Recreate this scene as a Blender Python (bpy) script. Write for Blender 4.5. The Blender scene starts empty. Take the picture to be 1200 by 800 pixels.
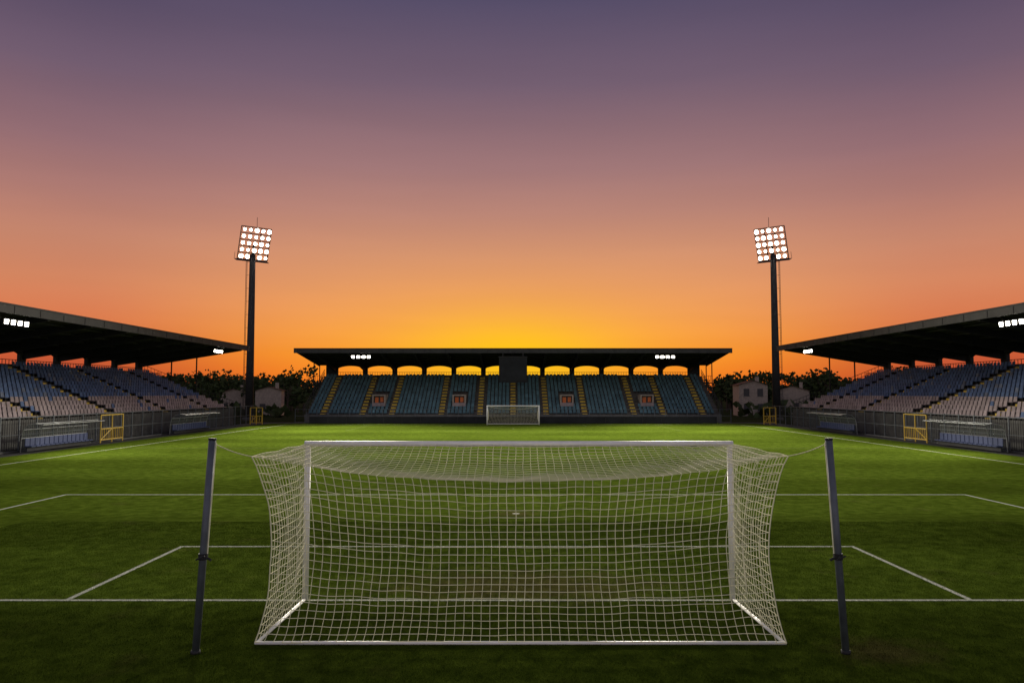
import bpy, math, random
from mathutils import Vector, noise
R=random.Random(7)
scene=bpy.context.scene
scene.view_settings.view_transform='Standard'; scene.view_settings.look='None'; scene.view_settings.exposure=0

# ---------------------------------------------------------------- materials
def mat(name,col,rough=0.7,metal=0,var=0.0,scale=3.0,emis=None,es=0,alpha=None,spec=.5):
    m=bpy.data.materials.new(name); m.use_nodes=True
    nt=m.node_tree; b=nt.nodes['Principled BSDF']
    b.inputs['Base Color'].default_value=(*col,1); b.inputs['Roughness'].default_value=rough
    b.inputs['Metallic'].default_value=metal; b.inputs['Specular IOR Level'].default_value=spec
    if var>0:
        g=nt.nodes.new('ShaderNodeNewGeometry')
        n=nt.nodes.new('ShaderNodeTexNoise'); n.inputs['Scale'].default_value=scale; n.inputs['Detail'].default_value=6
        nt.links.new(g.outputs['Position'],n.inputs['Vector'])
        r=nt.nodes.new('ShaderNodeMapRange'); r.inputs[1].default_value=.3; r.inputs[2].default_value=.7
        r.inputs[3].default_value=1-var; r.inputs[4].default_value=1+var
        nt.links.new(n.outputs['Fac'],r.inputs[0])
        mx=nt.nodes.new('ShaderNodeVectorMath'); mx.operation='SCALE'
        mx.inputs[0].default_value=col; nt.links.new(r.outputs[0],mx.inputs['Scale'])
        nt.links.new(mx.outputs[0],b.inputs['Base Color'])
    if emis:
        b.inputs['Emission Color'].default_value=(*emis,1); b.inputs['Emission Strength'].default_value=es
        m.cycles.emission_sampling='NONE'
    if alpha is not None: b.inputs['Alpha'].default_value=alpha
    return m
M={}
M['white']=mat('white_paint',(.84,.84,.80),.4,var=.04,scale=6)
M['net']=mat('net_cord',(.84,.81,.56),.8,spec=.2)
M['line']=mat('line_paint',(.52,.54,.42),.9,var=.32,scale=9,spec=.1)
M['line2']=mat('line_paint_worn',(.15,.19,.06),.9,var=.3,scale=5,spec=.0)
M['pole']=mat('grey_steel',(.09,.105,.125),.5,.2,var=.2,scale=5)
M['dark']=mat('dark_steel',(.03,.03,.033),.7,var=.2,spec=.2)
M['roof']=mat('roof_sheet',(.04,.038,.04),.8,var=.25,scale=1.2,spec=.2)
M['fascia']=mat('roof_fascia',(.04,.041,.043),.7,var=.2,scale=1,spec=.2)
M['conc']=mat('concrete',(.10,.10,.095),.9,var=.3,scale=1.2,spec=.2)
M['conc2']=mat('concrete_dark',(.08,.076,.072),.9,var=.25,scale=1.2,spec=.2)
M['seatblue']=mat('seat_blue',(.055,.105,.23),.6,var=.35,scale=1.5,spec=.2)
M['seatfade']=mat('seat_blue_faded',(.10,.13,.20),.6,var=.35,scale=1.5,spec=.2)
M['seatteal']=mat('seat_teal',(.065,.13,.165),.6,var=.35,scale=1.0,spec=.2)
M['seatwhite']=mat('seat_white',(.27,.22,.23),.6,var=.3,scale=1.5,spec=.2)
M['yellow']=mat('yellow_paint',(.58,.38,.03),.5,var=.15)
M['yellowd']=mat('yellow_stair',(.52,.36,.03),.7,var=.3,scale=2)
M['orange']=mat('orange_panel',(.6,.14,.03),.6,var=.1)
M['tarmac']=mat('tarmac',(.05,.05,.05),.9,var=.2,scale=2,spec=.1)
M['black']=mat('black_board',(.012,.014,.018),.6,var=.3,scale=.8,spec=.2)
M['glass']=mat('polycarbonate',(.12,.14,.15),.2,alpha=.22)
M['bench']=mat('bench_blue',(.02,.04,.14),.6)
M['frame']=mat('shelter_alloy',(.22,.23,.24),.5,.3)
M['lamp']=mat('lamp_glass',(1,1,1),.3,emis=(1,.90,.74),es=30)
M['lamp2']=mat('lamp_glass_stand',(1,1,1),.3,emis=(1,.93,.78),es=14)
M['house']=mat('house_plaster',(.24,.20,.17),.9,var=.2)
M['frameW']=mat('vomitory_plaster',(.34,.29,.25),.9,var=.15)
M['tile']=mat('roof_tile',(.12,.055,.04),.9,var=.2,spec=.1)
M['win']=mat('window_dark',(.02,.02,.025),.4)
M['bark']=mat('bark',(.05,.035,.025),.9)
M['leaf']=mat('leaf',(.035,.05,.018),.8,var=.5,scale=.8,spec=.1)

# ---------------------------------------------------------------- mesh builder
class MB:
    def __init__(s): s.v=[];s.f=[];s.m=[];s.mats=[]
    def mi(s,k):
        if k not in s.mats: s.mats.append(k)
        return s.mats.index(k)
    def quad(s,pts,k):
        i=len(s.v); s.v+= [tuple(p) for p in pts]; s.f.append(tuple(range(i,i+len(pts)))); s.m.append(s.mi(k))
    def hexa(s,p,k):
        i=len(s.v); s.v+=[tuple(q) for q in p]; m=s.mi(k)
        for f in ((0,3,2,1),(4,5,6,7),(0,1,5,4),(1,2,6,5),(2,3,7,6),(3,0,4,7)):
            s.f.append(tuple(i+a for a in f)); s.m.append(m)
    def box(s,x0,x1,y0,y1,z0,z1,k,T=None):
        p=[(x0,y0,z0),(x1,y0,z0),(x1,y1,z0),(x0,y1,z0),(x0,y0,z1),(x1,y0,z1),(x1,y1,z1),(x0,y1,z1)]
        if T: p=[T(*q) for q in p]
        s.hexa(p,k)
    def tube(s,a,b,r,k,n=8,r2=None,cap=True):
        a=Vector(a);b=Vector(b);d=(b-a)
        if d.length<1e-6:return
        d.normalize(); u=d.orthogonal().normalized(); w=d.cross(u); r2=r if r2 is None else r2
        i=len(s.v); m=s.mi(k)
        for c,rr in((a,r),(b,r2)):
            for j in range(n):
                t=2*math.pi*j/n; s.v.append(tuple(c+u*math.cos(t)*rr+w*math.sin(t)*rr))
        for j in range(n):
            s.f.append((i+j,i+(j+1)%n,i+n+(j+1)%n,i+n+j)); s.m.append(m)
        if cap:
            s.f.append(tuple(i+j for j in range(n))[::-1]); s.m.append(m)
            s.f.append(tuple(i+n+j for j in range(n))); s.m.append(m)
    def mesh(s,name,smooth=False):
        me=bpy.data.meshes.new(name); me.from_pydata(s.v,[],s.f)
        for k in s.mats: me.materials.append(M[k])
        me.polygons.foreach_set('material_index',s.m)
        if smooth: me.polygons.foreach_set('use_smooth',[True]*len(s.f))
        me.update(); return me
    def obj(s,name,parent=None,smooth=False):
        o=bpy.data.objects.new(name,s.mesh(name,smooth)); scene.collection.objects.link(o)
        if parent: o.parent=parent
        return o
def empty(name):
    e=bpy.data.objects.new(name,None); scene.collection.objects.link(e); return e

# ---------------------------------------------------------------- ground / grass
GL=15.63; FAR=100.0; TX=29.8; MID=(GL+FAR)/2
def grass_mat(name,base,dark,pitch=True,blades=False):
    m=bpy.data.materials.new(name); m.use_nodes=True; nt=m.node_tree; N=nt.nodes; L=nt.links
    b=N['Principled BSDF']; b.inputs['Roughness'].default_value=.9
    b.inputs['Specular IOR Level'].default_value=.0
    g=N.new('ShaderNodeNewGeometry'); sp=N.new('ShaderNodeSeparateXYZ'); L.new(g.outputs['Position'],sp.inputs[0])
    def nz(s,d=4,r=.6):
        n=N.new('ShaderNodeTexNoise'); n.inputs['Scale'].default_value=s; n.inputs['Detail'].default_value=d; n.inputs['Roughness'].default_value=r
        L.new(g.outputs['Position'],n.inputs['Vector']); return n.outputs['Fac']
    def mr(x,a,b_,c,d,smooth=False):
        n=N.new('ShaderNodeMapRange'); 
        if smooth: n.interpolation_type='SMOOTHSTEP'
        L.new(x,n.inputs[0])
        for i,v in enumerate((a,b_,c,d)): n.inputs[i+1].default_value=v
        return n.outputs[0]
    def ma(op,a,b_=None,c=None):
        n=N.new('ShaderNodeMath'); n.operation=op
        for i,v in enumerate((a,b_,c)):
            if v is None: continue
            if isinstance(v,(int,float)): n.inputs[i].default_value=v
            else: L.new(v,n.inputs[i])
        return n.outputs[0]
    fine=nz(38,5,.75); med=nz(2.2,5,.65); big=nz(.16,3,.5)
    f=ma('MULTIPLY',mr(fine,.32,.68,.5,1.5),mr(med,.3,.7,.74,1.26))
    f=ma('MULTIPLY',f,mr(big,.3,.7,.82,1.18))
    if pitch:
        w=nz(.9,2)
        yy=ma('ADD',sp.outputs['Y'],ma('MULTIPLY',ma('SUBTRACT',w,.5),.6))
        s=ma('SINE',ma('MULTIPLY',ma('SUBTRACT',yy,GL),math.pi/5.35))
        f=ma('MULTIPLY',f,mr(s,-.35,.35,.90,1.10,True))
    mix=N.new('ShaderNodeMix'); mix.data_type='RGBA'
    mix.inputs['A'].default_value=(*dark,1); mix.inputs['B'].default_value=(*base,1)
    L.new(mr(med,.3,.7,0,1),mix.inputs['Factor'])
    col=mix.outputs['Result']
    if pitch:
        def blob(cx,cy,rx,ry):
            dx=ma('DIVIDE',ma('SUBTRACT',sp.outputs['X'],cx),rx); dy=ma('DIVIDE',ma('SUBTRACT',sp.outputs['Y'],cy),ry)
            d=ma('SQRT',ma('ADD',ma('MULTIPLY',dx,dx),ma('MULTIPLY',dy,dy)))
            return mr(ma('ADD',d,ma('MULTIPLY',ma('SUBTRACT',nz(1.8,5,.7),.5),2.2)),.2,1.25,1,0,True)
        w=ma('MAXIMUM',ma('MAXIMUM',blob(.1,16.8,3.4,1.7),blob(0,26.6,.8,.7)),ma('MULTIPLY',blob(5.9,12.6,1.0,.8),1.0))
        w=ma('MAXIMUM',w,ma('MULTIPLY',mr(nz(.7,4,.6),.58,.74,0,1,True),.4))
        mx=N.new('ShaderNodeMix'); mx.data_type='RGBA'; L.new(ma('MULTIPLY',w,.68),mx.inputs['Factor']); L.new(col,mx.inputs['A'])
        mx.inputs['B'].default_value=(.12,.10,.035,1); col=mx.outputs['Result']
        f=ma('MULTIPLY',f,mr(sp.outputs['Y'],GL-1.6,GL+.6,.60,1,True))  # rough grass behind goal line; darker tone also paints in the light falloff
    if blades:
        ax=ma('ABSOLUTE',sp.outputs['X']); Y=sp.outputs['Y']
        near=lambda x,c: ma('LESS_THAN',ma('ABSOLUTE',ma('SUBTRACT',x,c)),.055)
        l1=near(Y,GL)
        l2=ma('MULTIPLY',near(Y,GL+5.35),ma('LESS_THAN',ax,9.18))
        l3=ma('MULTIPLY',near(ax,9.12),ma('MULTIPLY',ma('GREATER_THAN',Y,GL),ma('LESS_THAN',Y,GL+5.4)))
        lm=ma('MAXIMUM',l1,ma('MAXIMUM',l2,l3))
        sc0=N.new('ShaderNodeVectorMath'); sc0.operation='SCALE'; L.new(col,sc0.inputs[0]); L.new(f,sc0.inputs['Scale'])
        mx=N.new('ShaderNodeMix'); mx.data_type='RGBA'; L.new(ma('MULTIPLY',lm,.85),mx.inputs['Factor']); L.new(sc0.outputs[0],mx.inputs['A'])
        mx.inputs['B'].default_value=(.60,.62,.49,1); L.new(mx.outputs['Result'],b.inputs['Base Color'])
        return m
    sc=N.new('ShaderNodeVectorMath'); sc.operation='SCALE'; L.new(col,sc.inputs[0]); L.new(f,sc.inputs['Scale'])
    L.new(sc.outputs[0],b.inputs['Base Color'])
    bp=N.new('ShaderNodeBump'); bp.inputs['Strength'].default_value=.5; bp.inputs['Distance'].default_value=.03
    L.new(fine,bp.inputs['Height']); L.new(bp.outputs[0],b.inputs['Normal'])
    return m
GB=(.090,.130,.014); GD=(.060,.096,.009)
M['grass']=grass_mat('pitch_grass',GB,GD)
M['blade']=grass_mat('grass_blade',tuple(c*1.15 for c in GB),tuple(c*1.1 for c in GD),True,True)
M['field']=grass_mat('outer_ground',(.05,.055,.02),(.03,.035,.015),False)
g=MB(); g.quad([(-1500,-300,-.02),(1500,-300,-.02),(1500,2500,-.02),(-1500,2500,-.02)],'field'); g.obj('ground')
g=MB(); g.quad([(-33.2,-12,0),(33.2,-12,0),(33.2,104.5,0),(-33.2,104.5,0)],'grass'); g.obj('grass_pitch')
g=MB()
for sx in(-1,1):
    x0,x1=sorted((sx*33.2,sx*35.6)); g.quad([(x0,-12,.0),(x1,-12,.0),(x1,104.5,.0),(x0,104.5,.0)],'tarmac')
g.quad([(-36,104.5,0),(36,104.5,0),(36,107.6,0),(-36,107.6,0)],'tarmac')
g.obj('perimeter_path')
ge_=empty('grass'); g=MB(); PS=4.0
for k in range(26000):
    x=R.uniform(0,PS); y=R.uniform(0,PS); a=R.random()*6.283; h=R.uniform(.014,.034); w_=R.uniform(.0025,.005)
    lx=R.gauss(0,.35)*h; ly=R.gauss(0,.35)*h; dx=math.cos(a)*w_; dy=math.sin(a)*w_
    g.quad([(x-dx,y-dy,0),(x+dx,y+dy,0),(x+lx,y+ly,h)],'blade')
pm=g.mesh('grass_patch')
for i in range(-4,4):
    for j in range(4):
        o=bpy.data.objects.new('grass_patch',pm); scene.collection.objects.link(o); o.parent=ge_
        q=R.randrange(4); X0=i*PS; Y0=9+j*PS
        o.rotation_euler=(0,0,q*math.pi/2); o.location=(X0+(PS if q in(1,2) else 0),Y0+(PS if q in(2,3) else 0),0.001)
# markings
g=MB(); Z=.004
def ln(x0,x1,y0,y1,k='line'): g.quad([(x0,y0,Z),(x1,y0,Z),(x1,y1,Z),(x0,y1,Z)],k)
w=.055
for yy in(GL,FAR): ln(-TX-w,TX+w,yy-w,yy+w)
for sx in(-1,1): ln(sx*TX-w,sx*TX+w,GL+w+.002,FAR-w-.002,'line')
ln(-TX+w,TX-w,MID-w,MID+w,'line2')
for (g0,dr) in((GL,1),(FAR,-1)):
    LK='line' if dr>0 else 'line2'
    for hw,dp in((9.12,5.35),(18.45,15.9)):
        a,b=sorted((g0+dr*(w+.002),g0+dr*(dp+w)))
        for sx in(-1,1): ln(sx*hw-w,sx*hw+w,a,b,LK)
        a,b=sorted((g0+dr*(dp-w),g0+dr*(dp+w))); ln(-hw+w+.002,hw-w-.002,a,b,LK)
    def arc(cx,cy,r,t0,t1,n=48):
        for i in range(n):
            a=t0+(t1-t0)*i/n; b=t0+(t1-t0)*(i+1)/n
            g.quad([(cx+(r-w)*math.cos(a),cy+(r-w)*math.sin(a),Z),(cx+(r+w)*math.cos(a),cy+(r+w)*math.sin(a),Z),
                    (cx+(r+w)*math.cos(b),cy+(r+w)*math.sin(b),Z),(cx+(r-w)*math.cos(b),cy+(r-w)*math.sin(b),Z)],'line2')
    a0=math.asin((15.9+.12-11)/9.15)
    if dr>0: arc(0,g0+11,9.15,a0,math.pi-a0)
    else: arc(0,g0-11,9.15,math.pi+a0,2*math.pi-a0)
    g.quad([(.13*math.cos(t*math.pi/8),g0+dr*11+.13*math.sin(t*math.pi/8),Z) for t in range(16)],'line')
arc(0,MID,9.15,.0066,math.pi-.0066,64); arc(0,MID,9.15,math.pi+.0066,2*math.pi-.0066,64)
g.obj('pitch_markings')

# ---------------------------------------------------------------- goal nets
def curve_obj(name,spl,r,k,parent):
    c=bpy.data.curves.new(name,'CURVE'); c.dimensions='3D'; c.bevel_depth=r; c.bevel_resolution=0; c.resolution_u=1
    for pts in spl:
        s=c.splines.new('POLY'); s.points.add(len(pts)-1)
        for p,q in zip(s.points,pts): p.co=(*q,1)
    c.materials.append(M[k]); o=bpy.data.objects.new(name,c); scene.collection.objects.link(o); o.parent=parent; return o
def build_goal(gy,dr,HW,H,dep,cell,r_net,r_post,flare):
    e=empty('soccer_goal'); m=MB()
    yb=gy+dr*dep
    for sx in(-1,1):
        m.tube((sx*HW,gy,0),(sx*HW,gy,H-r_post*.2),r_post,'white',14)
    m.tube((-HW-r_post,gy,H),(HW+r_post,gy,H),r_post,'white',14)
    m.obj('goal_frame',e,True)
    m=MB(); rb=r_post*.5; bx=HW+.07
    for sx in(-1,1): m.tube((sx*HW,gy+dr*r_post,rb),(sx*bx,yb,rb),rb,'white',10)
    m.tube((-bx-rb,yb,rb),(bx+rb,yb,rb),rb,'white',10); m.obj('ground_bar',e,True)
    def edge(v):
        v=min(1,max(0,v))
        return bx+.02-.25*math.sin(math.pi*v)**.75+flare*v**5
    def rearY(u,v): return yb - dr*(.75*(1-u*u)**.8*v*v)+dr*.02
    def topZ(u): return H-.03-.50*(1-abs(u)**2.4)
    def wob(p,a=.03):
        n=noise.noise_vector(Vector(p)*1.7); return (p[0]+n.x*a,p[1]+n.y*a,p[2]+n.z*a)
    def back(u,v):
        belly=.10*math.sin(math.pi*v)*(1-u**4)
        return wob((u*edge(v),rearY(u,v)+dr*belly,.05+(topZ(u)-.05)*v))
    def roof(u,t):
        x=u*(HW+(edge(1)-HW)*t); y=gy+(rearY(u,1)-gy)*t; z=H+(topZ(u)-H)*t-.16*math.sin(math.pi*t)*(1-u*u)
        return wob((x,y,z))
    def side(sx,t,v):
        xf=HW; xb=edge(v); x=xf+(xb-xf)*t-.05*math.sin(math.pi*t)*math.sin(math.pi*v)
        zt=H-.03*t-.10*math.sin(math.pi*t)
        return wob((sx*x,gy+(rearY(1,v)-gy)*t,.04+(zt-.04)*v))
    nu=round(2*HW/cell); nv=round(H/cell); nt=round(dep/cell)
    sp=[]
    for i in range(nu+1):
        u=-1+2*i/nu
        sp.append([back(u,j/(nv*2)) for j in range(nv*2+1)])
        sp.append([roof(u,j/(nt*2)) for j in range(nt*2+1)])
    for j in range(nv+1): sp.append([back(-1+2*i/(nu*2),j/nv) for i in range(nu*2+1)])
    for j in range(nt): sp.append([roof(-1+2*i/(nu*2),j/nt) for i in range(nu*2+1)])
    for sx in(-1,1):
        for j in range(nv+1): sp.append([side(sx,i/(nt*2),j/nv) for i in range(nt*2+1)])
        for i in range(nt+1): sp.append([side(sx,i/nt,j/(nv*2)) for j in range(nv*2+1)])
    curve_obj('net',sp,r_net,'net',e)
    rp=[[back(sx,j/20) for j in range(21)] for sx in(-1,1)]
    rp+=[[side(sx,i/10,1) for i in range(11)] for sx in(-1,1)]
    curve_obj('net_border_rope',rp,r_net*1.7,'net',e)
    return e,[back(sx,1) for sx in(-1,1)]
ge,corners=build_goal(GL,-1,4.31,3.13,2.71,.145,.0060,.060,.12)
build_goal(FAR,1,3.4,2.45,1.8,.20,.008,.08,.02)
for i,sx in enumerate((-1,1)):
    e=empty('net_support_pole'); m=MB()
    a=Vector((sx*5.22,12.5,0)); b=Vector((sx*5.04,12.5,3.40))
    m.tube(a,b,.058,'pole',14); m.tube(b,b+(b-a).normalized()*.03,.064,'dark',14)
    m.tube(a,a+Vector((0,0,.05)),.075,'dark',14)
    m.obj('pole_shaft',e,True)
    m=MB(); c=a.lerp(b,.45)
    m.tube(c-Vector((0,0,.05)),c+Vector((0,0,.05)),.075,'dark',14)
    m.tube(c,c+Vector((-sx*.02,-.13,0)),.02,'dark'); m.tube(c+Vector((-.07,-.12,-.03)),c+Vector((.07,-.12,.03)),.014,'dark')
    m.tube(c+Vector((sx*-.05,0,-.02)),c+Vector((sx*-.13,0,-.06)),.02,'dark')
    m.obj('rope_cleat',e)
    q=Vector(corners[i]); pts=[]
    for k in range(13):
        t=k/12; p=b.lerp(q,t)+Vector((0,0,-.04*(1-t)-.03*math.sin(math.pi*t))); pts.append(tuple(p))
    rope=[tuple(b+Vector((sx*-.065,-.0,-.04))),tuple(c+Vector((sx*-.08,-.03,.05)))]
    curve_obj('tension_rope',[pts,rope],.008,'net',e)

# ---------------------------------------------------------------- grandstands
def grandstand(T,s0,s1,pitch,zfront,seat,low,lowrows,aisles,vom=(),over=1.2,pw=.38):
    e=empty('grandstand')
    rows=13; d0=1.8; dd=.82; rise=(6.75-zfront)/rows; dB=d0+rows*dd; zT=6.75
    m=MB()
    m.box(s0,s1,d0-.35,d0-.15,0,zfront+.15,'conc',T)
    for r in range(rows):
        m.box(s0,s1,d0-.145+r*dd,d0-.15+(r+1)*dd,0,zfront+r*rise,'conc2',T)
    m.box(s0,s1,dB-.148,dB+1.1,0,zT,'conc2',T)
    m.obj('terrace',e)
    m=MB(); sp=.56
    n=int((s1-s0-.6)/sp)
    for r in range(rows):
        z=zfront+r*rise; d=d0+r*dd+.28
        for k in range(n):
            s=s0+.4+k*sp
            if any(abs(s+.22-a)<.62 for a in aisles): continue
            if any(abs(s+.22-v)<1.15 and 3<=r<=6 for v in vom): continue
            c=low if r<lowrows else seat
            q=R.random()
            if q<.03: c=seat
            elif q<.11 and c=='seatblue': c='seatfade'
            m.box(s,s+.44,d,d+.36,z+.30,z+.36,c,T)
            b=[(s,d+.34,z+.34),(s+.44,d+.34,z+.34),(s+.44,d+.39,z+.34),(s,d+.39,z+.34),
               (s+.03,d+.42,z+.76),(s+.41,d+.42,z+.76),(s+.41,d+.46,z+.76),(s+.03,d+.46,z+.76)]
            m.hexa([T(*q) for q in b],c)
            m.box(s+.18,s+.26,d+.1,d+.3,z+.0,z+.298,'dark',T)
    m.obj('seats',e)
    m=MB()
    for a in aisles:
        for r in range(rows):
            if any(abs(a-v)<1.2 and 3<=r<=6 for v in vom): continue
            z=zfront+r*rise; d=d0-.143+r*dd
            m.box(a-.36,a+.36,d+.41,d+.80,z+.002,z+rise*.5,'yellowd',T)
            m.box(a-.45,a+.45,d+.02,d+.12,z+.002,z+.02,'yellow',T)
    m.obj('aisle_stairs',e)
    if vom:
        m=MB()
        for v in vom:
            d=d0+2.8*dd; z=zfront+2.8*rise
            m.box(v-.95,v-.78,d,d+2.4,z,z+1.5,'frameW',T); m.box(v+.78,v+.95,d,d+2.4,z,z+1.5,'frameW',T)
            m.box(v-.95,v+.95,d,d+2.4,z+1.5,z+1.65,'frameW',T)
            m.box(v-.775,v+.775,d+.5,d+.6,z,z+1.49,'win',T)
            m.box(v-.6,v-.1,d+.4,d+.45,z+.5,z+1.3,'orange',T); m.box(v+.15,v+.62,d+.4,d+.45,z+.6,z+1.3,'orange',T)
            m.box(v-.95,v+.95,d-.05,d-.002,z,z+.5,'seatwhite',T)
        m.obj('vomitory',e)
    m=MB(); dw0=dB+1.1; dw1=dw0+.35; zt=8.45
    nb=int((s1-s0)/pitch); off=((s1-s0)-nb*pitch)/2
    m.box(s0,s1,dw0+.002,dw1,0,6.95,'conc2',T)
    for b in range(nb+1):
        s=s0+off+b*pitch; m.box(s-pw,s+pw,dw0,dw1,6.952,zt+.6,'dark',T)
    if off>.6:
        m.box(s0,s0+off-pw,dw0,dw1,6.952,zt+.6,'dark',T); m.box(s1-off+pw,s1,dw0,dw1,6.952,zt+.6,'dark',T)
    for b in range(nb):
        a=s0+off+b*pitch+pw; c=a+pitch-2*pw; K=14
        f=lambda t: 8.0+.38*(1-(2*t-1)**2)**.8
        for k in range(K):
            t0=k/K;t1=(k+1)/K; x0=a+(c-a)*t0; x1=a+(c-a)*t1
            p=[(x0,dw0+.02,f(t0)),(x1,dw0+.02,f(t1)),(x1,dw1-.02,f(t1)),(x0,dw1-.02,f(t0)),
               (x0,dw0+.02,zt+.5),(x1,dw0+.02,zt+.5),(x1,dw1-.02,zt+.5),(x0,dw1-.02,zt+.5)]
            m.hexa([T(*q) for q in p],'dark')
        m.box(a,c,dw0+.1,dw0+.15,7.36,7.42,'dark',T)
        for k in range(1,10):
            x=a+(c-a)*k/10; m.box(x-.022,x+.022,dw0+.1,dw0+.14,6.95,7.36,'dark',T)
    m.obj('rear_arcade',e)
    m=MB(); dr1=dw1+.6; zf=10.25; zb=8.62
    R0=s0-over; R1=s1+over
    def slab(a0,a1,da,za,db,zb_,th,k):
        p=[(a0,da,za-th),(a1,da,za-th),(a1,db,zb_-th),(a0,db,zb_-th),(a0,da,za),(a1,da,za),(a1,db,zb_),(a0,db,zb_)]
        m.hexa([T(*q) for q in p],k)
    slab(R0,R1,.06,zf,dr1,zb,.14,'roof')
    m.box(R0-.05,R1+.05,-.02,.055,zf-.55,zf+.10,'fascia',T)
    m.box(R0-.05,R1+.05,-.06,-.022,zf+.02,zf+.14,'dark',T)
    q=R0+.5
    while q<R1: m.box(q-.04,q+.04,-.05,-.024,zf-.5,zf,'dark',T); q+=2.95
    for a in(R0-.04,R1): slab(a,a+.04,.06,zf+.1,dr1,zb+.08,.42,'dark')
    m.obj('roof',e)
    m=MB()
    for b in range(nb+1):
        s=s0+off+b*pitch
        p=[(s-.13,.3,zf-.62),(s+.13,.3,zf-.62),(s+.13,dw0,zb-1.15),(s-.13,dw0,zb-1.15),
           (s-.13,.3,zf-.20),(s+.13,.3,zf-.20),(s+.13,dw0,zb-.12),(s-.13,dw0,zb-.12)]
        m.hexa([T(*q) for q in p],'dark')
    for q in(2.5,5,7.5,10):
        zq=zf+(zb-zf)*q/dr1-.22
        m.box(R0+.1,R1-.1,q,q+.12,zq-.12,zq,'dark',T)
    m.obj('roof_beams',e)
    m=MB()
    for s,sg in((s0,-1),(s1,1)):
        for d in(6.5,9.8):
            zz=zf+(zb-zf)*d/dr1-.3
            m.box(s+sg*.06-.06,s+sg*.06+.06,d-.07,d+.07,0,zz,'dark',T)
        for z_ in(.55,1.05):
            m.tube(T(s+sg*.2,d0-.2,zfront+z_),T(s+sg*.2,dB+1,zT+z_),.035,'dark',6)
        for r in range(rows*2+1):
            d=d0-.2+r*(dB+1.2-d0)/rows/2; z=zfront+(zT-zfront)*r/rows/2
            m.tube(T(s+sg*.2,d,z-.2),T(s+sg*.2,d,z+1.05),.025,'dark',6)
        a,b=sorted((s+sg*.3,s+sg*1.6)); m.box(a,b,dB-.5,dB+1.2,5.6,5.75,'dark',T)
        for k in range(5):
            q=a+.05+k*(b-a-.1)/4; m.tube(T(q,dB-.5,5.75),T(q,dB-.5,6.8),.03,'dark',5)
        m.tube(T(a,dB-.5,6.8),T(b,dB-.5,6.8),.03,'dark',5)
    m.obj('end_railing',e)
    return e,zf
TF=lambda s,d,z:(s,106+d,z)
TLf=lambda s,d,z:(-(35.2+d),s,z)
TRt=lambda s,d,z:(35.2+d,s,z)
grandstand(TF,-29.4,29.4,4.65,1.0,'seatteal','seatteal',0,[-27,-21.4,-17.2,-10.2,-4.7,0,4.7,10.2,17.2,21.4,27],vom=(-19.4,-7.8,7.8,19.4))
side_a=[5,16,27,38,49,60,71,82,93]
grandstand(TLf,-8,100,5.9,2.0,'seatblue','seatwhite',4,side_a,pw=.45)
grandstand(TRt,-8,100,5.9,2.0,'seatblue','seatwhite',4,side_a,pw=.45)

def lamps(T,s):
    e=empty('stand_floodlight'); m=MB()
    m.box(s-1.5,s+1.5,1.0,1.1,9.25,9.35,'dark',T)
    for k in(-1.4,1.4): m.box(s+k-.04,s+k+.04,1.02,1.08,9.35,9.95,'dark',T)
    for k in range(4):
        c=s-1.11+k*.74
        m.box(c-.27,c+.27,.78,1.0,9.0,9.40,'dark',T)
        p=[(c-.22,.76,9.04),(c+.22,.76,9.04),(c+.22,.72,9.36),(c-.22,.72,9.36)]
        m.quad([T(*q) for q in p],'lamp2')
        m.box(c-.29,c+.29,.70,.98,9.402,9.43,'dark',T)
    m.obj('lamp_bank',e)
for s in(-21.4,21.4): lamps(TF,s)
for T in(TLf,TRt):
    for s in(54.7,92.5,20): lamps(T,s)

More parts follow.
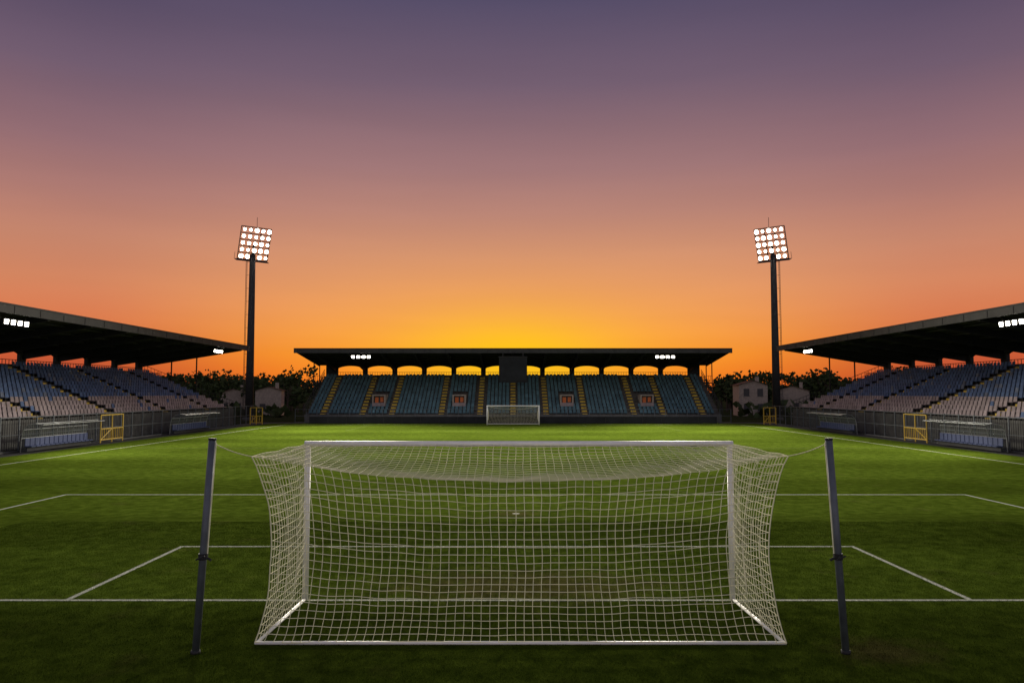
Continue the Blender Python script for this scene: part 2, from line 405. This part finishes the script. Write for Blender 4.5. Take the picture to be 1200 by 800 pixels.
def spot(name,loc,tgt,P,ang=70,size=1.0,col=(1,.93,.76),blend=.8,parent=None):
    l=bpy.data.lights.new(name,'SPOT'); l.energy=P; l.spot_size=math.radians(ang); l.spot_blend=blend; l.shadow_soft_size=size; l.color=col
    o=bpy.data.objects.new(name,l); scene.collection.objects.link(o); o.location=loc
    o.rotation_euler=(Vector(tgt)-Vector(loc)).to_track_quat('-Z','Y').to_euler()
    if parent:o.parent=parent
    return o
for sx in(-1,1):
    e=empty('floodlight_tower'); m=MB(); X=sx*39.8; Y=115.0
    m.tube((X,Y,0),(X,Y,25.2),.62,'dark',16,r2=.42)
    m.tube((X,Y,0),(X,Y,.5),.95,'conc',16)
    m.obj('mast',e,True)
    m=MB()
    lx=X+sx*.75
    for q in(-.22,.22): m.tube((lx,Y+q-.4,1),(lx,Y+q-.4,25),.035,'dark',5)
    for k in range(60): m.tube((lx,Y-.62,1.2+k*.4),(lx,Y-.18,1.2+k*.4),.02,'dark',4)
    for k in range(12): m.tube((X,Y-.4,2+k*2),(lx,Y-.4,2+k*2),.03,'dark',4)
    m.obj('ladder',e)
    n=Vector((-sx*.62,-.78,-.36)).normalized(); rt=Vector((0,0,1)).cross(n).normalized(); up=n.cross(rt).normalized()
    C=Vector((X-sx*.05,Y,27.0))+n*.7
    m=MB(); W=2.3;Hh=2.5
    def fr(a,b,r=.07): m.tube(C+rt*a[0]+up*a[1]-n*.1,C+rt*b[0]+up*b[1]-n*.1,r,'dark',6)
    for k in range(6): 
        q=-Hh+k*2*Hh/5; fr((-W,q),(W,q))
    for k in range(4): 
        q=-W+k*2*W/3; fr((q,-Hh),(q,Hh))
    m.tube((X,Y,24.5),C-n*.2-up*1.5,.25,'dark',8); m.tube((X,Y,25),C-n*.2,.2,'dark',8)
    p0=C-up*(Hh+.15); 
    m.hexa([p0+rt*a+n*b+up*c for c in(-.06,.0) for a,b in((-W-.2,-.9),(W+.2,-.9),(W+.2,.3),(-W-.2,.3))],'dark')
    for k in range(6):
        a=-W-.2+k*(2*W+.4)/5; m.tube(p0+rt*a-n*.85,p0+rt*a-n*.85+up*1.0,.03,'dark',5)
    m.tube(C+up*Hh,C+up*Hh+Vector((0,0,1.6)),.035,'dark',5)
    m.obj('head_frame',e)
    m=MB()
    for r in range(5):
        for c in range(5):
            p=C+rt*(-W+.42+c*(2*W-.84)/4)+up*(-Hh+.5+r*(2*Hh-.9)/4)
            m.tube(p-n*.05,p+n*.30,.20,'dark',12,r2=.33,cap=False)
            rr=R.choice((.20,.24,.30,.31))
            q=[p+n*.22+rt*rr*math.cos(t*math.pi/6)+up*rr*math.sin(t*math.pi/6) for t in range(12)]
            m.quad(q,'lamp')
    m.obj('lamp_array',e)
    spot('flood_beam',tuple(C+n*1.6),(sx*1,56,0),330000,62,3.0,parent=e,blend=1.0)
for sx in(-1,1):
    spot('stand_beam',(sx*21.4,105.4,9.1),(sx*12,80,0),7000,110,.5)
    for s in(54.7,92.5): spot('stand_beam',(sx*34.4,s,9.0),(sx*20,s-2,0),6000,120,.5)

e=empty('scoreboard'); m=MB()
m.box(-1.95,1.95,105.2,105.7,5.6,9.1,'black'); m.box(-1.8,1.8,105.14,105.198,5.8,8.3,'black')
for q in(-1.4,1.4): m.box(q-.06,q+.06,105.4,105.5,9.1,10.0,'dark')
m.box(-2.02,2.02,105.1,105.72,9.102,9.2,'dark'); m.obj('display_cabinet',e)

m=MB()
m.box(-27.5,27.5,103.0,103.12,.05,.95,'black')
for k in range(23): 
    x=-27.5+k*2.5; m.box(x-.03,x+.03,102.96,102.998,0,1.0,'dark')
m.obj('advertising_board')
m=MB()
x=-30
while x<=30: m.box(x-.03,x+.03,105.0,105.06,0,1.9,'pole'); x+=1.5
for z in(.15,1.0,1.9): m.box(-30,30,105.01,105.05,z-.02,z+.02,'pole')
m.obj('perimeter_fence')
for sx in(-1,1):
    m=MB(); X=sx*35.0; y=2
    while y<=103:
        m.box(X-.04,X+.04,y-.04,y+.04,0,2.5,'pole')
        for q in range(1,8):
            m.box(X-.012,X+.012,y+q*.25-.012,y+q*.25+.012,.1,2.4,'dark')
        y+=2
    for z in(.1,1.2,2.42): m.box(X-.025,X+.025,2,103,z-.025,z+.025,'pole')
    m.box(X-.1,X+.1,2,103,0,.098,'conc')
    m.obj('perimeter_fence')
def dugout(sx,y0,y1):
    e=empty('team_dugout'); m=MB(); X=sx*34.2
    prof=[(0,0.05),(.03,1.0),(.15,1.6),(.5,1.93),(1.0,2.03),(1.5,1.95)]
    n=int(round((y1-y0)/1.8))
    for k in range(n+1):
        y=y0+(y1-y0)*k/n
        for (a,b),(c,d) in zip(prof,prof[1:]): m.tube((X-sx*a,y,b),(X-sx*c,y,d),.03,'frame',6)
    for a,b in(prof[1],prof[2],prof[4],prof[5]): m.tube((X-sx*a,y0,b),(X-sx*a,y1,b),.03,'frame',6)
    m.obj('shelter_frame',e)
    m=MB()
    for (a,b),(c,d) in zip(prof,prof[1:]):
        m.quad([(X-sx*a,y0,b),(X-sx*a,y1,b),(X-sx*c,y1,d),(X-sx*c,y0,d)],'glass')
    for y in(y0,y1): m.quad([(X-sx*a,y,b) for a,b in prof]+[(X-sx*1.0,y,.05)],'glass')
    m.obj('shelter_glazing',e)
    m=MB(); k=y0+.2
    while k<y1-.5:
        xa,xb=sorted((X-sx*.2,X-sx*.65)); m.box(xa,xb,k,k+.48,.40,.47,'bench')
        xa,xb=sorted((X-sx*.14,X-sx*.2)); m.box(xa,xb,k,k+.48,.45,1.0,'bench'); k+=.56
    xa,xb=sorted((X-sx*.3,X-sx*.4)); m.box(xa,xb,y0+.1,y1-.1,.1,.399,'dark')
    m.obj('bench_seats',e)
for sx in(-1,1):
    dugout(sx,53.0,61.0); dugout(sx,76,85)
def gate(x,y,w,h,axis='y'):
    e=empty('yellow_gate'); m=MB()
    P=(lambda a,z:(x,y+a,z)) if axis=='y' else (lambda a,z:(x+a,y,z))
    for a in(0,w*.5,w): m.tube(P(a,0),P(a,h),.06,'yellow',8)
    for z in(.25,h*.5,h): m.tube(P(0,z),P(w,z),.05,'yellow',8)
    k=.3
    while k<w: m.tube(P(k,.25),P(k,h*.5),.03,'yellow',6); k+=.3
    m.tube(P(0,.25),P(w*.5,h*.5),.04,'yellow',6)
    m.obj('gate_frame',e)
for sx in(-1,1):
    gate(sx*34.4,63.6,3.6,2.3); gate(sx*34.0-.8,101.0,1.6,2.2,'x')

# ---------------------------------------------------------------- houses
def house(x,y,w,d,h,rz=0):
    e=empty('house'); m=MB()
    m.box(-w/2,w/2,-d/2,d/2,0,h,'house'); m.obj('walls',e)
    m=MB(); o=.4; zr=h+w*.16
    m.quad([(-w/2-o,-d/2-o,h-.05),(0,-d/2-o,zr),(0,d/2+o,zr),(-w/2-o,d/2+o,h-.05)],'tile')
    m.quad([(w/2+o,-d/2-o,h-.05),(0,-d/2-o,zr),(0,d/2+o,zr),(w/2+o,d/2+o,h-.05)],'tile')
    m.quad([(-w/2,-d/2-.003,h),(w/2,-d/2-.003,h),(0,-d/2-.003,zr-.05)],'house')
    m.box(w*.2,w*.2+.6,-.3,.3,h,zr+.7,'house'); m.obj('gable_roof',e)
    m=MB(); fl=int(h//2.6)
    for f in range(fl):
        for k in range(int(w//2.4)):
            x0=-w/2+.8+k*2.4; m.box(x0,x0+1,-d/2-.04,-d/2-.004,.9+f*2.7,2.2+f*2.7,'win'); m.box(x0-.1,x0+1.1,-d/2-.08,-d/2-.003,.78+f*2.7,.88+f*2.7,'conc')
    m.box(w/2-1.9,w/2-1,-d/2-.05,-d/2-.004,0,.77,'bark'); m.obj('windows_and_door',e)
    e.location=(x,y,0); e.rotation_euler=(0,0,rz)
HS=[(-44.6,140,4.5,6,4.6,.2),(43.6,140,5,6,5.6,-.1),(-55,150,6,7,4.0,.4),(56,152,6,7,4.6,-.4)]
for h_ in HS: house(*h_)

# ---------------------------------------------------------------- distant trees
m=MB()
def tree(x,y,h,wd,lf):
    m.tube((x,y,0),(x,y,h*.62),h*.03,'bark',6,r2=h*.012)
    cl=[]
    for k in range(10):
        a=R.random()*6.283; rr=wd*R.uniform(.15,.85); zz=h*R.uniform(.34,.9)
        c=Vector((x+math.cos(a)*rr,y+math.sin(a)*rr,zz)); cl.append((c,wd*R.uniform(.3,.5)))
        m.tube((x,y,h*R.uniform(.25,.5)),c,h*.011,'bark',4,r2=h*.004)
    for k in range(lf):
        c,r=R.choice(cl); v=Vector((R.gauss(0,1),R.gauss(0,1),R.gauss(0,.8))).normalized()*r*R.random()**.45
        p=c+v; s=R.uniform(.2,.40); n=Vector((R.gauss(0,1),R.gauss(0,1),R.gauss(0,1))).normalized(); u=n.orthogonal().normalized()*s; w=n.cross(u)
        m.quad([p-u-w*.7,p+u-w*.6,p+u*.8+w,p-u*.7+w*.8],'leaf')
for k in range(215):
    side=R.choice((-1,1)); y=R.uniform(136,205)
    x=side*(R.uniform(42,120) if k<95 else R.uniform(43,74))*y/160
    if abs(x)<40: continue
    if any(abs(x/y-hx/hy)*140<hw*.5+.9 and y<hy+7 for hx,hy,hw,_,_,_ in HS): y=R.uniform(162,205); x=x*1.12
    h=R.uniform(5.0,8.2)+(y-140)*.016
    if R.random()<.18: h*=1.22
    if abs(x)>120: h=min(h,8)
    tree(x,y,h,h*R.uniform(.3,.45),300)
for k in range(22):
    side=R.choice((-1,1)); tree(side*R.uniform(53,58),R.uniform(106,134),R.uniform(3.5,5.5),1.8,260)
m.obj('distant_trees')
m=MB()
for k in range(240):
    a=-300+k*2.5
    if abs(a)<40: continue
    hh=2.2+1.8*noise.noise(Vector((a*.06,0,0)))+R.uniform(0,.8)
    for q in range(14):
        p=Vector((a+R.uniform(-1.5,1.5),R.uniform(128,133),R.uniform(0,max(1.2,hh)))); s=R.uniform(.4,.7)
        n=Vector((R.gauss(0,1),R.gauss(0,1),R.gauss(0,1))).normalized(); u=n.orthogonal().normalized()*s; w=n.cross(u)
        m.quad([p-u-w,p+u-w,p+u+w*.9,p-u*.8+w],'leaf')
m.obj('hedge')

# ---------------------------------------------------------------- world
def s2l(c): return tuple(((x/255)/12.92 if x/255<=.04045 else ((x/255+.055)/1.055)**2.4) for x in c)
W=bpy.data.worlds.new('World'); scene.world=W; W.use_nodes=True; nt=W.node_tree; N=nt.nodes; L=nt.links
bg=N['Background']; tc=N.new('ShaderNodeTexCoord'); nm=N.new('ShaderNodeVectorMath'); nm.operation='NORMALIZE'; L.new(tc.outputs['Generated'],nm.inputs[0])
sp=N.new('ShaderNodeSeparateXYZ'); L.new(nm.outputs[0],sp.inputs[0])
def ramp(stops):
    r=N.new('ShaderNodeValToRGB'); r.color_ramp.interpolation='LINEAR'
    el=r.color_ramp.elements
    while len(el)>1: el.remove(el[-1])
    for i,(p,c) in enumerate(stops):
        x=el[0] if i==0 else el.new(p); x.position=p; x.color=(*s2l(c),1)
    L.new(sp.outputs['Z'],r.inputs[0]); return r.outputs[0]
sun=ramp([(0,(235,95,30)),(.022,(250,125,25)),(.05,(253,150,40)),(.075,(249,158,68)),(.105,(240,158,90)),(.14,(228,154,104)),(.178,(213,148,113)),(.23,(187,134,119)),(.284,(161,120,120)),(.382,(116,95,113)),(.471,(85,77,104)),(.6,(66,62,92)),(1,(45,48,80))])
off=ramp([(0,(150,58,45)),(.022,(184,74,48)),(.05,(208,97,58)),(.085,(218,122,78)),(.13,(212,134,97)),(.178,(198,134,109)),(.23,(173,122,114)),(.284,(147,109,115)),(.36,(113,92,111)),(.43,(89,77,102)),(.6,(62,58,88)),(1,(45,48,80))])
anti=ramp([(0,(175,160,160)),(.1,(214,198,195)),(.3,(208,198,200)),(.6,(155,152,175)),(1,(45,48,80))])  # unseen sky behind camera, brightness added to light the posts and net
def ma(op,a,b_=None):
    n=N.new('ShaderNodeMath'); n.operation=op
    for i,v in enumerate((a,b_)):
        if v is None: continue
        if isinstance(v,(int,float)): n.inputs[i].default_value=v
        else: L.new(v,n.inputs[i])
    return n.outputs[0]
def mr(x,a,b_,c,d,sm=True):
    n=N.new('ShaderNodeMapRange'); n.interpolation_type='SMOOTHSTEP' if sm else 'LINEAR'; L.new(x,n.inputs[0])
    for i,v in enumerate((a,b_,c,d)): n.inputs[i+1].default_value=v
    return n.outputs[0]
def mix(f,a,b_,t='MIX'):
    n=N.new('ShaderNodeMix'); n.data_type='RGBA'; n.blend_type=t
    if isinstance(f,(int,float)): n.inputs['Factor'].default_value=f
    else: L.new(f,n.inputs['Factor'])
    L.new(a,n.inputs['A'])
    if isinstance(b_,tuple): n.inputs['B'].default_value=(*b_,1)
    else: L.new(b_,n.inputs['B'])
    return n.outputs['Result']
hl=ma('SQRT',ma('ADD',ma('MULTIPLY',sp.outputs['X'],sp.outputs['X']),ma('MULTIPLY',sp.outputs['Y'],sp.outputs['Y'])))
az=ma('DIVIDE',sp.outputs['Y'],ma('MAXIMUM',hl,.001))
c=mix(mr(az,.86,1.0,0,1),off,sun)
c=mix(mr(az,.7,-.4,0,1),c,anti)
def lobe(wx,wz,z0,amt,colr,c):
    xx=ma('DIVIDE',sp.outputs['X'],wx); zz=ma('DIVIDE',ma('SUBTRACT',sp.outputs['Z'],z0),wz)
    d2=ma('ADD',ma('MULTIPLY',xx,xx),ma('MULTIPLY',zz,zz))
    gl=ma('MULTIPLY',ma('POWER',2.718,ma('MULTIPLY',d2,-1)),mr(sp.outputs['Y'],0,.5,0,1))
    return mix(ma('MULTIPLY',gl,amt),c,s2l(colr))
c=lobe(.23,.095,.05,.5,(255,176,66),c)
c=lobe(.14,.05,.045,.97,(255,198,24),c)
nz=N.new('ShaderNodeTexNoise'); nz.inputs['Scale'].default_value=2.5; nz.inputs['Detail'].default_value=3
mp=N.new('ShaderNodeMapping'); mp.inputs['Scale'].default_value=(1,1,9); L.new(nm.outputs[0],mp.inputs[0]); L.new(mp.outputs[0],nz.inputs['Vector'])
v=N.new('ShaderNodeVectorMath'); v.operation='SCALE'; L.new(c,v.inputs[0]); L.new(mr(nz.outputs['Fac'],.3,.7,.98,1.02),v.inputs['Scale'])
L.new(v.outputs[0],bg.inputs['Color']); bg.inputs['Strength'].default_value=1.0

sl=bpy.data.lights.new('sun','SUN'); sl.energy=.3; sl.angle=math.radians(3); sl.color=(1,.55,.25)
so=bpy.data.objects.new('sun',sl); scene.collection.objects.link(so); so.rotation_euler=Vector((0,-1,-.03)).to_track_quat('-Z','Y').to_euler()

cd=bpy.data.cameras.new('camera'); cd.lens=26.7; cd.sensor_width=36; cd.clip_end=5000; cd.clip_start=.1
co=bpy.data.objects.new('camera',cd); scene.collection.objects.link(co); co.location=(-.14,0,4.17); co.rotation_euler=(math.radians(90+3.86),0,0)
scene.camera=co
